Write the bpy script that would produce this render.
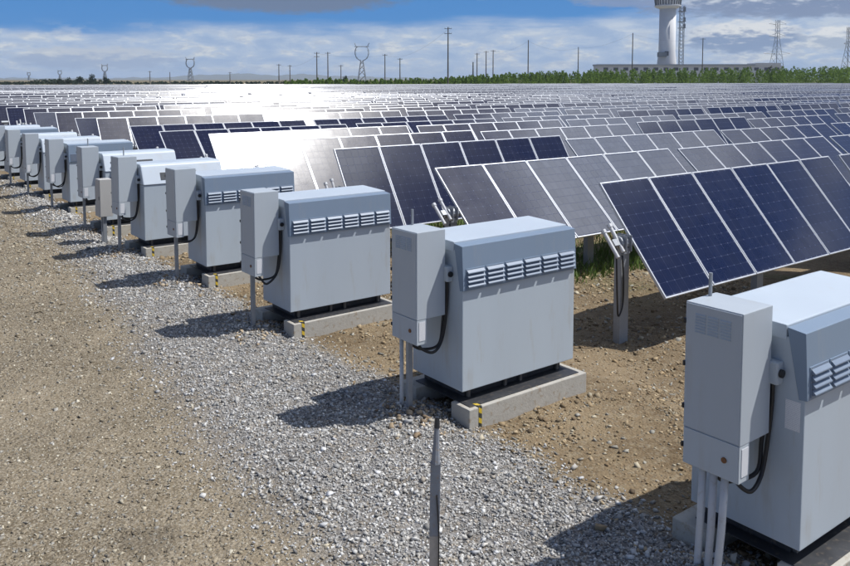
import bpy, bmesh, math, random
import numpy as np
from mathutils import Vector, Matrix
R = math.radians
rng = np.random.default_rng(7)
random.seed(7)
sc = bpy.context.scene
C = sc.collection
for o in list(bpy.data.objects): bpy.data.objects.remove(o)

# ------------------------------------------------------------------ camera
CAM_H, F, YAW, PITCH, CY = 2.927, 811.64, 0.6541, 0.0755, 140.5
cam = bpy.data.cameras.new('camera'); camo = bpy.data.objects.new('camera', cam); C.objects.link(camo)
camo.location = (0, 0, CAM_H); camo.rotation_euler = (math.pi/2 - PITCH, 0, -YAW)
cam.sensor_width = 36; cam.lens = F/850*36; cam.shift_y = -(283-CY)/850
cam.clip_start = .05; cam.clip_end = 30000
sc.camera = camo

# ------------------------------------------------------------------ sky and sun
SUN = Vector((.51, -.36, 1)).normalized()
ELEV = math.asin(SUN.z); AZ = math.atan2(SUN.x, SUN.y)
w = bpy.data.worlds.new('World'); sc.world = w; w.use_nodes = True
nt = w.node_tree; nt.nodes.clear()

class NB:
    """tiny node builder"""
    def __init__(s, tree): s.t = tree
    def n(s, typ, **kw):
        nd = s.t.nodes.new(typ)
        for k, v in kw.items(): setattr(nd, k, v)
        return nd
    def put(s, sock, v):
        if hasattr(v, 'is_linked'): s.t.links.new(v, sock)
        elif v is not None: sock.default_value = v
    def m(s, op, a, b=None, c=None, clamp=False):
        nd = s.n('ShaderNodeMath', operation=op, use_clamp=clamp)
        for i, v in enumerate((a, b, c)):
            if v is not None: s.put(nd.inputs[i], v)
        return nd.outputs[0]
    def ss(s, x, a, b):            # smoothstep from a to b
        nd = s.n('ShaderNodeMapRange', interpolation_type='SMOOTHSTEP')
        s.put(nd.inputs[0], x); s.put(nd.inputs[1], a); s.put(nd.inputs[2], b)
        return nd.outputs[0]
    def mr(s, x, a, b, c, d):
        nd = s.n('ShaderNodeMapRange'); s.put(nd.inputs[0], x)
        for i, v in enumerate((a, b, c, d)): s.put(nd.inputs[i+1], v)
        return nd.outputs[0]
    def mix(s, f, a, b, mode='MIX'):
        nd = s.n('ShaderNodeMix', data_type='RGBA', blend_type=mode)
        s.put(nd.inputs[0], f); s.put(nd.inputs[6], col4(a)); s.put(nd.inputs[7], col4(b))
        return nd.outputs[2]
    def noise(s, vec, scale, detail=4, rough=.55, dim='3D', dist=0):
        nd = s.n('ShaderNodeTexNoise', noise_dimensions=dim)
        if vec is not None: s.put(nd.inputs['Vector'], vec)
        nd.inputs['Scale'].default_value = scale; nd.inputs['Detail'].default_value = detail
        nd.inputs['Roughness'].default_value = rough; nd.inputs['Distortion'].default_value = dist
        return nd.outputs['Fac']
    def comb(s, x, y, z=0):
        nd = s.n('ShaderNodeCombineXYZ')
        for i, v in enumerate((x, y, z)): s.put(nd.inputs[i], v)
        return nd.outputs[0]
    def sep(s, v):
        nd = s.n('ShaderNodeSeparateXYZ'); s.put(nd.inputs[0], v); return nd.outputs
def col4(c):
    if isinstance(c, tuple) and len(c) == 3: return (*c, 1)
    return c

SKY_STRENGTH = .1
b = NB(nt)
sky = b.n('ShaderNodeTexSky', sky_type='NISHITA'); sky.sun_disc = False
sky.sun_elevation = ELEV; sky.sun_rotation = AZ
sky.altitude = 1500; sky.air_density = 1.0; sky.dust_density = .2; sky.ozone_density = 3.0
tc = b.n('ShaderNodeTexCoord')
rotv = b.n('ShaderNodeVectorRotate', rotation_type='Z_AXIS'); b.put(rotv.inputs['Vector'], tc.outputs['Generated'])
rotv.inputs['Angle'].default_value = YAW
dx, dy, dz = b.sep(rotv.outputs[0])
az = b.m('ARCTAN2', dx, dy)                       # 0 = view direction, radians
el = b.m('ARCSINE', dz)
deg = 180/math.pi
a_ = b.m('MULTIPLY', az, deg); e_ = b.m('MULTIPLY', el, deg)
ep = b.m('MAXIMUM', e_, 0)
k = 1/SKY_STRENGTH
def ck(r, g, bb): return (r*k, g*k, bb*k, 1)
base = b.mix(1.0, sky.outputs[0], (.42, .60, .86), 'MULTIPLY')
base = b.mix(b.m('MULTIPLY', b.ss(e_, 16, 3), .82), base, ck(.062, .265, .66))   # clear band low in the sky
vec1 = b.comb(b.m('MULTIPLY', a_, .05), b.m('MULTIPLY', e_, .42), 0)
vec2 = b.comb(b.m('MULTIPLY', a_, .16), b.m('MULTIPLY', e_, .50), 3.1)
n1 = b.noise(vec1, 1.6, 6, .55)
n2 = b.noise(vec2, 2.2, 7, .58, dist=.3)
n3 = b.noise(vec2, 6.5, 5, .6)
# thin veil of cloud lying over the horizon
veil_edge = b.m('ADD', b.m('MULTIPLY_ADD', a_, .030, 3.85), b.m('MULTIPLY', b.m('SUBTRACT', n1, .5), 2.6))
veil = b.m('MULTIPLY', b.ss(b.m('SUBTRACT', veil_edge, e_), -.55, .75), b.mr(n2, .3, .75, .76, .97))
veilc = b.mix(b.ss(n2, .35, .62), ck(.42, .53, .71), ck(.60, .68, .79))
sk = b.mix(veil, base, veilc)
# cumulus heads low down
cum = b.m('MULTIPLY', b.ss(n2, .50, .60), b.m('MULTIPLY', b.ss(e_, .15, 1.0), b.ss(e_, 4.0, 2.2)))
cumc = b.mix(b.ss(n3, .38, .62), ck(.42, .50, .64), ck(.76, .78, .78))
sk = b.mix(b.m('MULTIPLY', cum, .7), sk, cumc)
# loose cumulus over the rest of the sky
pl_d = b.m('ADD', b.m('MAXIMUM', dz, 0), .06)
CLOUD_SEED = (4.72, 1.52, 0)
pv0 = b.comb(b.m('DIVIDE', dx, pl_d), b.m('DIVIDE', dy, pl_d), 0)
pv = b.n('ShaderNodeVectorMath', operation='ADD'); b.put(pv.inputs[0], pv0); pv.inputs[1].default_value = CLOUD_SEED; pv = pv.outputs[0]
np_ = b.noise(pv, 1.5, 6, .52)
hi = b.m('MULTIPLY', b.ss(np_, .515, .60), b.ss(e_, 6.5, 10))
hic = b.mix(b.ss(np_, .55, .76), ck(.50, .53, .58), ck(.28, .33, .42))
dt = b.n('ShaderNodeVectorMath', operation='DOT_PRODUCT'); b.put(dt.inputs[0], tc.outputs['Generated']); dt.inputs[1].default_value = SUN
near_sun = b.m('MULTIPLY_ADD', b.m('POWER', b.ss(dt.outputs['Value'], .70, 1.0), 1.7), 8.5, 1.0)
hic = b.mix(1.0, hic, b.comb(near_sun, near_sun, near_sun), 'MULTIPLY')
sk = b.mix(hi, sk, hic)
# single clouds seen in the frame: azimuth, elevation, half sizes (degrees), colours
def cloud(sk, ca, ce, ra, re, c_dark, c_light, amt=.95, rag=.9):
    qa = b.m('DIVIDE', b.m('SUBTRACT', a_, ca), ra)
    qe = b.m('DIVIDE', b.m('SUBTRACT', e_, ce), re)
    r2 = b.m('ADD', b.m('MULTIPLY', qa, qa), b.m('MULTIPLY', qe, qe))
    r2 = b.m('ADD', r2, b.m('MULTIPLY', b.m('SUBTRACT', n3, .5), 2.2*rag))
    r2 = b.m('ADD', r2, b.m('MULTIPLY', b.m('SUBTRACT', n2, .5), 2.0*rag))
    msk = b.m('MULTIPLY', b.ss(r2, 1.25, .45), amt)
    lit = b.ss(b.m('ADD', qe, b.m('MULTIPLY', b.m('SUBTRACT', n3, .5), 2.4)), -.25, .55)
    return b.mix(msk, sk, b.mix(lit, c_dark, c_light))
DK, LT = ck(.16, .225, .36), ck(.30, .36, .49)
sk = cloud(sk, -9.8, 5.45, 8.0, .95, DK, DK, 1, .5)
sk = cloud(sk, 25.5, 5.0, 10.5, 1.15, ck(.24, .31, .47), ck(.66, .71, .80), .95, .7)
sk = cloud(sk, 14.0, 5.5, 4.0, .7, ck(.25, .33, .52), ck(.45, .54, .70), .85, .7)
sk = cloud(sk, 21.2, 2.75, 3.9, 1.15, ck(.25, .34, .52), ck(.80, .82, .84), .95, .8)
sk = cloud(sk, 27.0, 2.6, 2.4, .8, ck(.42, .50, .63), ck(.82, .84, .86), .95, .8)
sk = cloud(sk, -22., 1.4, 5.5, .75, ck(.34, .43, .60), ck(.58, .62, .68), .75, .9)
sk = cloud(sk, 5.0, 6.0, 3.6, .5, ck(.36, .46, .64), ck(.60, .68, .80), .7, .8)
bg = b.n('ShaderNodeBackground'); bg.inputs['Strength'].default_value = SKY_STRENGTH
out = b.n('ShaderNodeOutputWorld')
nt.links.new(sk, bg.inputs['Color']); nt.links.new(bg.outputs[0], out.inputs['Surface'])

sl = bpy.data.lights.new('sun', 'SUN'); sl.energy = 5.0; sl.angle = R(.53); sl.color = (1, .972, .938)
so = bpy.data.objects.new('sun', sl); C.objects.link(so)
so.rotation_euler = SUN.to_track_quat('Z', 'Y').to_euler()
so.location = (0, 0, 60)
sc.view_settings.view_transform = 'Standard'; sc.view_settings.look = 'None'
sc.view_settings.exposure = -0.10; sc.view_settings.gamma = 1; sc.view_settings.use_curve_mapping = False
sc.render.engine = 'CYCLES'

# ------------------------------------------------------------------ projection used to choose what is worth building
_fw = np.array([math.sin(YAW)*math.cos(PITCH), math.cos(YAW)*math.cos(PITCH), -math.sin(PITCH)])
_rt = np.array([math.cos(YAW), -math.sin(YAW), 0.]); _up = np.cross(_rt, _fw)
def project(P):
    d = np.asarray(P, float) - np.array([0, 0, CAM_H]); z = d @ _fw
    z = np.where(np.abs(z) < 1e-6, 1e-6, z)
    return 425 + F*(d @ _rt)/z, CY - F*(d @ _up)/z, z

# ------------------------------------------------------------------ materials
M = {}
def new_mat(name):
    m = bpy.data.materials.new(name); m.use_nodes = True
    t = m.node_tree; bs = t.nodes['Principled BSDF']; M[name] = m
    return NB(t), bs
def plain(name, c, rough=.5, metal=0, var=.12, scale=6, bump=0, bscale=60, spec=.5, dirt=None, dirt_amt=.0, streak=False):
    q, bs = new_mat(name)
    t = q.n('ShaderNodeTexCoord'); v = t.outputs['Object']
    if streak:
        mp = q.n('ShaderNodeMapping'); q.put(mp.inputs['Vector'], v); mp.inputs['Scale'].default_value = (1, 1, .18); v2 = mp.outputs[0]
    else: v2 = v
    nz = q.noise(v2, scale, 6, .6)
    lo = tuple(x*(1-var) for x in c); hi_ = tuple(min(1, x*(1+var)) for x in c)
    cc = q.mix(nz, lo, hi_)
    if dirt:
        nd = q.noise(v2, scale*2.3, 7, .65)
        cc = q.mix(q.m('MULTIPLY', q.ss(nd, .52, .72), dirt_amt), cc, dirt)
    oi = q.n('ShaderNodeObjectInfo')
    cc = q.mix(1.0, cc, q.comb(q.mr(oi.outputs['Random'], 0, 1, .95, 1.04), q.mr(oi.outputs['Random'], 0, 1, .95, 1.04), q.mr(oi.outputs['Random'], 0, 1, .96, 1.03)), 'MULTIPLY')
    q.put(bs.inputs['Base Color'], cc)
    q.put(bs.inputs['Roughness'], q.mr(nz, .25, .75, max(.02, rough-.08), min(1, rough+.08)))
    bs.inputs['Metallic'].default_value = metal
    bs.inputs['Specular IOR Level'].default_value = spec
    if bump:
        bn = q.n('ShaderNodeBump'); bn.inputs['Strength'].default_value = bump; bn.inputs['Distance'].default_value = .01
        q.put(bn.inputs['Height'], q.noise(v, bscale, 5, .6)); q.put(bs.inputs['Normal'], bn.outputs[0])
    return M[name]
plain('paint_grey', (.43, .488, .538), .42, var=.08, scale=2.5, bump=.05, bscale=14, dirt=(.36, .34, .30), dirt_amt=.5, streak=True)
plain('paint_box', (.44, .485, .52), .45, var=.05, scale=3, bump=.05, bscale=18, dirt=(.37, .34, .29), dirt_amt=.25, streak=True)
plain('paint_tan', (.45, .44, .42), .5, var=.06, scale=3, bump=.05)
plain('paint_roof', (.48, .54, .60), .4, var=.05, scale=2.2, bump=.05, bscale=10, dirt=(.45, .44, .42), dirt_amt=.3)
plain('paint_hood', (.20, .262, .345), .42, var=.05, scale=3, bump=.04, bscale=14, dirt=(.30, .31, .32), dirt_amt=.3, streak=True)
plain('paint_slat', (.195, .245, .315), .4, var=.05, scale=8)
plain('dark_gap', (.13, .16, .21), .7)
plain('black_rubber', (.012, .012, .013), .45, var=.2)
plain('black_plate', (.035, .037, .042), .5, var=.3, scale=9, dirt=(.16, .13, .10), dirt_amt=.6)
plain('galvanised', (.30, .32, .345), .5, .35, var=.18, scale=22, bump=.05)
plain('pale_pipe', (.55, .56, .57), .45, var=.06, scale=9, dirt=(.34, .29, .22), dirt_amt=.4)
plain('aluminium', (.52, .54, .57), .42, .35, var=.07, scale=9)
plain('backsheet', (.7, .7, .7), .6)
plain('concrete', (.43, .41, .36), .85, var=.17, scale=7, bump=.35, bscale=45, dirt=(.30, .23, .15), dirt_amt=.75)
plain('rusty_steel', (.20, .175, .15), .7, .2, var=.3, scale=30)
plain('rust', (.20, .09, .035), .8, var=.4, scale=40)
plain('white_render', (.72, .73, .74), .7, var=.05, scale=.6)
plain('tower_dark', (.10, .11, .13), .4, var=.1)
plain('steel_far', (.23, .25, .27), .55, .3, var=.1)
plain('roof_far', (.42, .45, .49), .6, 0, var=.1)
plain('wood_pole', (.13, .115, .10), .85, var=.25, scale=3)
plain('stake_grey', (.25, .27, .30), .6, var=.25, scale=20, bump=.2, dirt=(.30, .22, .14), dirt_amt=.7)
plain('stake_dirty', (.44, .40, .35), .8, var=.25, scale=25, bump=.2)
plain('plastic_dark', (.03, .034, .04), .4, var=.2)
plain('hill_soil', (.14, .15, .13), .9, var=.3, scale=.004)

# hazard tape: yellow with black bands
q, bs = new_mat('hazard_tape')
t = q.n('ShaderNodeTexCoord'); x, y, z = q.sep(t.outputs['Object'])
fr = q.m('FRACT', q.m('MULTIPLY', q.m('ADD', z, q.m('ADD', q.m('MULTIPLY', x, .6), y)), 11.5))
wr = q.noise(t.outputs['Object'], 60, 4)
cc = q.mix(q.m('GREATER_THAN', fr, .5), (.62, .43, .03), (.03, .035, .03))
cc = q.mix(q.m('MULTIPLY', q.ss(wr, .55, .7), .55), cc, (.35, .31, .24))
q.put(bs.inputs['Base Color'], cc); bs.inputs['Roughness'].default_value = .55
# printed notice: pale sheet with rows of fine text
q, bs = new_mat('notice')
t = q.n('ShaderNodeTexCoord'); x, y, z = q.sep(t.outputs['Object'])
ln = q.m('GREATER_THAN', q.m('FRACT', q.m('MULTIPLY', z, 130)), .62)
tx = q.m('GREATER_THAN', q.noise(q.comb(q.m('MULTIPLY', q.m('ADD', x, y), 260), q.m('FLOOR', q.m('MULTIPLY', z, 130)), 0), 1, 1), .47)
q.put(bs.inputs['Base Color'], q.mix(q.m('MULTIPLY', q.m('MULTIPLY', ln, tx), .45), (.74, .75, .76), (.20, .22, .30)))
bs.inputs['Roughness'].default_value = .4

# photovoltaic glass, UV 0..1 over one module of 6 x 10 cells
def pv_mat(name, frame, painted_sheen=0):
    q, bs = new_mat(name)
    uv = q.n('ShaderNodeUVMap'); uv.uv_map = 'UVMap'
    u, v, _ = q.sep(uv.outputs[0])
    oi = q.n('ShaderNodeObjectInfo')
    cu = q.m('MULTIPLY', q.mr(u, .018, .982, 0, 6), 1); cv = q.m('MULTIPLY', q.mr(v, .011, .989, 0, 10), 1)
    fu = q.m('ABSOLUTE', q.m('SUBTRACT', q.m('FRACT', cu), .5)); fv = q.m('ABSOLUTE', q.m('SUBTRACT', q.m('FRACT', cv), .5))
    line = q.m('MAXIMUM', q.m('GREATER_THAN', fu, .480), q.m('GREATER_THAN', fv, .480))
    diam = q.m('GREATER_THAN', q.m('ADD', fu, fv), .925)
    line = q.m('MAXIMUM', line, diam)
    bus = q.m('LESS_THAN', q.m('ABSOLUTE', q.m('SUBTRACT', fu, .2)), .010)
    tcv = q.n('ShaderNodeTexCoord')
    geo = q.n('ShaderNodeNewGeometry')
    cellid = q.noise(q.comb(q.m('FLOOR', cu), q.m('FLOOR', cv), q.m('MULTIPLY', oi.outputs['Random'], 50)), 3.7, 1)
    pos = geo.outputs['Position']
    big = q.noise(pos, .9, 3)
    c1 = q.mix(cellid, (.0012, .0026, .019), (.0028, .0054, .033))
    c1 = q.mix(q.m('MULTIPLY', oi.outputs['Random'], .35), c1, (.003, .0055, .024))
    c1 = q.mix(q.m('MULTIPLY', bus, .06), c1, (.18, .20, .25))
    dash = q.mr(q.noise(q.comb(q.m('MULTIPLY', cu, 4.0), q.m('FLOOR', q.m('ADD', cv, .5)), q.m('MULTIPLY', oi.outputs['Random'], 50)), 1.3, 2), .35, .65, .25, 1)
    c1 = q.mix(q.m('MULTIPLY', q.m('MULTIPLY', line, q.m('MAXIMUM', dash, diam)), q.mr(diam, 0, 1, .22, .5)), c1, (.15, .18, .28))
    dust = q.noise(pos, 3.2, 6, .65)
    dm = q.m('MULTIPLY', q.ss(dust, .40, .9), .012)
    if painted_sheen:                                        # silver cloud reflection painted pale into the glass colour, in streaks
        stk = q.noise(q.comb(q.m('MULTIPLY', cu, 3.1), q.m('MULTIPLY', cv, .35), q.m('MULTIPLY', oi.outputs['Random'], 90)), 1.4, 4, .6)
        sheen_f = q.m('MULTIPLY', q.mr(q.noise(pos, .38, 3, .5), .35, .68, .25, 1), q.mr(stk, .3, .7, .55, 1.15))
        if frame: sheen_f = q.m('MULTIPLY', sheen_f, q.ss(q.noise(pos, .055, 2, .5), .47, .60))
        sheen_f = q.m('MULTIPLY', sheen_f, q.m('SUBTRACT', 1, q.m('MULTIPLY', line, .45)))
        dm = q.m('ADD', dm, q.m('MULTIPLY', sheen_f, painted_sheen))
    c1 = q.mix(dm, c1, (.45, .45, .45))
    rough = q.m('ADD', q.mr(dust, .2, .8, .25, .31), q.mr(oi.outputs['Random'], 0, 1, -.03, .03))
    if frame:
        edge = q.m('MAXIMUM', q.m('GREATER_THAN', q.m('ABSOLUTE', q.m('SUBTRACT', u, .5)), .474), q.m('GREATER_THAN', q.m('ABSOLUTE', q.m('SUBTRACT', v, .5)), .486))
        c1 = q.mix(edge, c1, (.46, .48, .51))
        rough = q.m('MAXIMUM', rough, q.m('MULTIPLY', edge, .42))
    q.put(bs.inputs['Base Color'], c1); q.put(bs.inputs['Roughness'], rough)
    bs.inputs['IOR'].default_value = 1.40; bs.inputs['Specular IOR Level'].default_value = .22
    q.put(bs.inputs['Coat Weight'], q.m('MULTIPLY', q.mr(line, 0, 1, 1, .05), q.mr(cellid, .3, .7, .82, 1))); bs.inputs['Coat IOR'].default_value = 1.45
    q.put(bs.inputs['Coat Roughness'], q.mr(dust, .2, .8, .09, .15))
    bn = q.n('ShaderNodeBump'); bn.inputs['Strength'].default_value = .10; bn.inputs['Distance'].default_value = .004
    cellh = q.m('ADD', q.m('MULTIPLY', q.noise(pos, 9, 3), 1.0), q.m('MULTIPLY', q.noise(pos, 70, 3), .25))
    q.put(bn.inputs['Height'], cellh); q.put(bs.inputs['Normal'], bn.outputs[0])
pv_mat('pv_glass', False); pv_mat('pv_glass_dusty', False, .05); pv_mat('pv_glass_far', True, .05)  # last two carry the painted cloud reflection in their colour

# ------------------------------------------------------------------ mesh helpers
class G:
    def __init__(s): s.v = []; s.f = []; s.m = []; s.uv = {}
    def add(s, vs, fs, mi=0):
        n = len(s.v); s.v += [tuple(p) for p in vs]
        for f in fs: s.f.append([i+n for i in f]); s.m.append(mi)
        return s
    def box(s, x0, x1, y0, y1, z0, z1, mi=0, mat=None):
        vs = [(x, y, z) for z in (z0, z1) for x, y in ((x0, y0), (x1, y0), (x1, y1), (x0, y1))]
        if mat is not None: vs = [mat @ Vector(p) for p in vs]
        return s.add(vs, [(3, 2, 1, 0), (4, 5, 6, 7), (0, 1, 5, 4), (1, 2, 6, 5), (2, 3, 7, 6), (3, 0, 4, 7)], mi)
    def prism_x(s, prof, x0, x1, mi=0):            # profile in (y,z), counter-clockwise seen from -x
        n = len(prof); vs = [(x0, y, z) for y, z in prof] + [(x1, y, z) for y, z in prof]
        fs = [list(range(n)), list(range(2*n-1, n-1, -1))] + [((i+1) % n, i, n+i, n+(i+1) % n) for i in range(n)]
        return s.add(vs, fs, mi)
    def tube(s, pts, r, n=8, mi=0, caps=True):
        pts = [Vector(p) for p in pts]; rings = []
        rr = r if isinstance(r, (list, tuple)) else [r]*len(pts)
        prev = None
        for i, p in enumerate(pts):
            d = (pts[min(i+1, len(pts)-1)] - pts[max(i-1, 0)]).normalized()
            ref = Vector((0, 0, 1)) if abs(d.z) < .9 else Vector((1, 0, 0))
            if prev is not None: ref = prev
            a = (ref - d*ref.dot(d)).normalized(); prev = a; c = d.cross(a)
            rings.append([p + (a*math.cos(2*math.pi*j/n) + c*math.sin(2*math.pi*j/n))*rr[i] for j in range(n)])
        vs = [x for rg in rings for x in rg]; fs = []
        for i in range(len(pts)-1):
            for j in range(n):
                fs.append((i*n+j, i*n+(j+1) % n, (i+1)*n+(j+1) % n, (i+1)*n+j))
        if caps: fs += [tuple(range(n-1, -1, -1)), tuple((len(pts)-1)*n+j for j in range(n))]
        return s.add(vs, fs, mi)
    def bar(s, a, c, w_, mi=0): return s.tube([a, c], w_, 4, mi)
    def mesh(s, name, mats, bevel=0, smooth=False, seg=2):
        me = bpy.data.meshes.new(name); me.from_pydata(s.v, [], s.f)
        for mm in (mats if isinstance(mats, (list, tuple)) else [mats]): me.materials.append(M[mm])
        me.polygons.foreach_set('material_index', s.m)
        bm = bmesh.new(); bm.from_mesh(me)
        bmesh.ops.recalc_face_normals(bm, faces=bm.faces)
        if bevel:
            bmesh.ops.bevel(bm, geom=[e for e in bm.edges if len(e.link_faces) == 2 and e.calc_face_angle(0) > .5], offset=bevel, segments=seg, affect='EDGES', profile=.6)
        bm.to_mesh(me); bm.free()
        if smooth: me.polygons.foreach_set('use_smooth', [True]*len(me.polygons))
        return me
    def build(s, name, mats, parent=None, bevel=0, smooth=False, loc=None, seg=2):
        o = bpy.data.objects.new(name, s.mesh(name, mats, bevel, smooth, seg)); C.objects.link(o)
        o.parent = parent
        if loc is not None: o.location = loc
        return o
def inst(name, me, parent, loc=(0, 0, 0), rot=(0, 0, 0)):
    o = bpy.data.objects.new(name, me); C.objects.link(o); o.parent = parent; o.location = loc; o.rotation_euler = rot
    return o
def empty(name, loc, label, cat, group=None, rz=0):
    o = bpy.data.objects.new(name, None); C.objects.link(o); o.location = loc; o.rotation_euler = (0, 0, rz)
    o.empty_display_size = .1
    return tag(o, label, cat, group)
def tag(o, label=None, cat=None, group=None, kind=None):
    if label: o['label'] = label
    if cat: o['category'] = cat
    if group: o['group'] = group
    if kind: o['kind'] = kind
    return o
def curve_pts(ctrl, n=8):                           # Catmull-Rom through control points
    P = [Vector(p) for p in ctrl]; P = [2*P[0]-P[1]] + P + [2*P[-1]-P[-2]]; res = []
    for i in range(1, len(P)-2):
        for j in range(n):
            t = j/n; a, c, d, e = P[i-1], P[i], P[i+1], P[i+2]
            res.append(.5*((2*c) + (d-a)*t + (2*a-5*c+4*d-e)*t*t + (3*c-a-3*d+e)*t**3))
    res.append(P[-2]); return res

# ------------------------------------------------------------------ unit positions (control box corner), shared by ground and cabinets
UNITS = [(3.967, 2.355, 0), (3.964, 5.280, 0), (3.938, 8.271, 0), (4.035, 10.91, .02), (4.00, 13.39, 0), (4.074, 15.76, 0),
         (4.19, 18.8, -.038), (4.25, 21.47, -.063), (4.31, 23.9, -.09), (4.36, 26.3, -.10), (4.42, 28.8, -.11)]
def sstep(x, a, c):
    t = np.clip((x-a)/(c-a), 0, 1); return t*t*(3-2*t)
def wob(x, y, s, ph=0.):
    return (np.sin(x*s+1.3+ph)*np.cos(y*s*1.17+.4+ph*2) + .6*np.sin(x*s*2.3-y*s*1.9+2.1+ph) + .35*np.cos(y*s*4.1+x*s*3.3+ph*3))/1.95
FIELD_Z = -.34
def height(x, y):
    x = np.asarray(x, float); y = np.asarray(y, float)
    near = np.exp(-((x-4)**2+(y-8)**2)/30**2)
    h = FIELD_Z*sstep(x, 5.75, 7.4)
    h = h + near*(.012*wob(x, y, 2.1) + .010*wob(x, y, 5.3, 1.7) + .02*wob(x, y, .6, .6))
    # crushed stone laid a little proud of the track
    h = h + .035*sstep(x, edge_l(y)-.15, edge_l(y)+.25)*(1-sstep(x, 4.2, 4.7))*sstep(y, 1, 3)
    for ux, uy, uz in UNITS:
        h = h + .085*np.exp(-(((x-ux-.06)/.28)**2 + ((y-uy-.22)/.26)**2)) + uz*0
    return h
def edge_l(y):                                       # brown track | grey crushed stone
    return 2.46 + .125*np.maximum(0, np.minimum(y, 14)-5.3) + .08*np.maximum(0, np.minimum(y, 40)-14) + .13*wob(y*0+1.7, y, 1.3) + .06*wob(y*0+.2, y, 4.1)
def edge_r(y):                                       # crushed stone | brown soil
    base = 4.28 + .018*np.maximum(0, y-4) + .16*wob(y*0+.7, y, 1.9, .5) + .05*wob(y*0+2.2, y, 6.)
    return base

# ------------------------------------------------------------------ ground
def axis(a0, a1, st, far0, far1):
    core = np.arange(a0, a1, st); up = [a1]; d = st
    while up[-1] < far1: d *= 1.16; up.append(min(far1, up[-1]+d))
    dn = [a0]; d = st
    while dn[-1] > far0: d *= 1.16; dn.append(max(far0, dn[-1]-d))
    return np.array(sorted(set(dn[1:])) + list(core) + up)
gx = axis(-2.0, 10.0, .075, -6000, 9000); gy = axis(1.2, 20.0, .085, -600, 9500)
X, Y = np.meshgrid(gx, gy, indexing='ij'); Z = height(X, Y)
nx, ny = X.shape
me = bpy.data.meshes.new('ground')
me.vertices.add(nx*ny); me.vertices.foreach_set('co', np.stack([X, Y, Z], -1).reshape(-1).astype(np.float32))
idx = np.arange(nx*ny).reshape(nx, ny)
quads = np.stack([idx[:-1, :-1], idx[1:, :-1], idx[1:, 1:], idx[:-1, 1:]], -1).reshape(-1, 4)
def fill_quads(me, quads, k=4):
    n = len(quads); me.loops.add(n*k); me.loops.foreach_set('vertex_index', quads.reshape(-1).astype(np.int32))
    me.polygons.add(n); me.polygons.foreach_set('loop_start', np.arange(0, n*k, k, dtype=np.int32))
    try: me.polygons.foreach_set('loop_total', np.full(n, k, dtype=np.int32))
    except Exception: pass
    me.update(calc_edges=True); me.validate()
fill_quads(me, quads)
me.polygons.foreach_set('use_smooth', [True]*len(me.polygons))
att = me.attributes.new('stone', 'FLOAT', 'POINT')
stone = sstep(X, edge_l(Y)-.35, edge_l(Y)+.30)*(1-sstep(X, edge_r(Y)-.14, edge_r(Y)+.14))
att.data.foreach_set('value', stone.reshape(-1).astype(np.float32))
att = me.attributes.new('soil', 'FLOAT', 'POINT')
att.data.foreach_set('value', sstep(X, edge_r(Y)-.1, edge_r(Y)+.2).reshape(-1).astype(np.float32))
ground = bpy.data.objects.new('ground', me); C.objects.link(ground); tag(ground, 'brown stony ground with a gravel track and bare soil', 'ground', kind='structure')
q, bs = new_mat('ground_soil')
geo = q.n('ShaderNodeNewGeometry'); pos = geo.outputs['Position']
at1 = q.n('ShaderNodeAttribute', attribute_name='stone').outputs['Fac']; at2 = q.n('ShaderNodeAttribute', attribute_name='soil').outputs['Fac']
nA = q.noise(pos, .7, 6, .6); nB_ = q.noise(pos, 9, 6, .65); nC = q.noise(pos, 55, 4, .6)
vo = q.n('ShaderNodeTexVoronoi'); q.put(vo.inputs['Vector'], pos); vo.inputs['Scale'].default_value = 38
vo2 = q.n('ShaderNodeTexVoronoi'); q.put(vo2.inputs['Vector'], pos); vo2.inputs['Scale'].default_value = 75
vs_ = q.sep(vo.outputs['Color'])[0]; vs2 = q.sep(vo2.outputs['Color'])[0]
road = q.mix(q.ss(nA, .3, .7), (.135, .112, .080), (.255, .215, .16))
road = q.mix(q.m('MULTIPLY', q.ss(nB_, .4, .7), .5), road, (.30, .262, .205))
road = q.mix(q.m('MULTIPLY', q.ss(vs2, .35, .95), .65), road, (.40, .365, .31))
soil = q.mix(q.ss(nA, .3, .7), (.14, .10, .062), (.285, .22, .15))
soil = q.mix(q.m('MULTIPLY', q.ss(nB_, .42, .7), .55), soil, (.34, .28, .20))
soil = q.mix(q.m('MULTIPLY', q.ss(vs_, .6, 1), .35), soil, (.36, .33, .28))
grav = q.mix(vs_, (.085, .08, .075), (.34, .33, .315))
grav = q.mix(q.m('MULTIPLY', q.ss(nB_, .45, .65), .55), grav, (.23, .19, .14))
sx_, sy_, sz_ = q.sep(pos)
r2_ = q.m('ADD', q.m('POWER', q.m('DIVIDE', q.m('SUBTRACT', sx_, 1.62), .24), 2), q.m('POWER', q.m('DIVIDE', q.m('SUBTRACT', sy_, 5.0), .26), 2))
road = q.mix(q.m('MULTIPLY', q.ss(q.m('ADD', r2_, q.m('MULTIPLY', q.m('SUBTRACT', nB_, .5), 1.5)), 1.1, .1), .35), road, (.075, .066, .055))   # oil stain on the track
road = q.mix(1.0, road, (.92, .885, .80), 'MULTIPLY'); soil = q.mix(1.0, soil, (.84, .81, .71), 'MULTIPLY')
c = q.mix(at1, road, grav); c = q.mix(q.m('MULTIPLY', at2, q.m('SUBTRACT', 1, at1)), c, soil)
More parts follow.
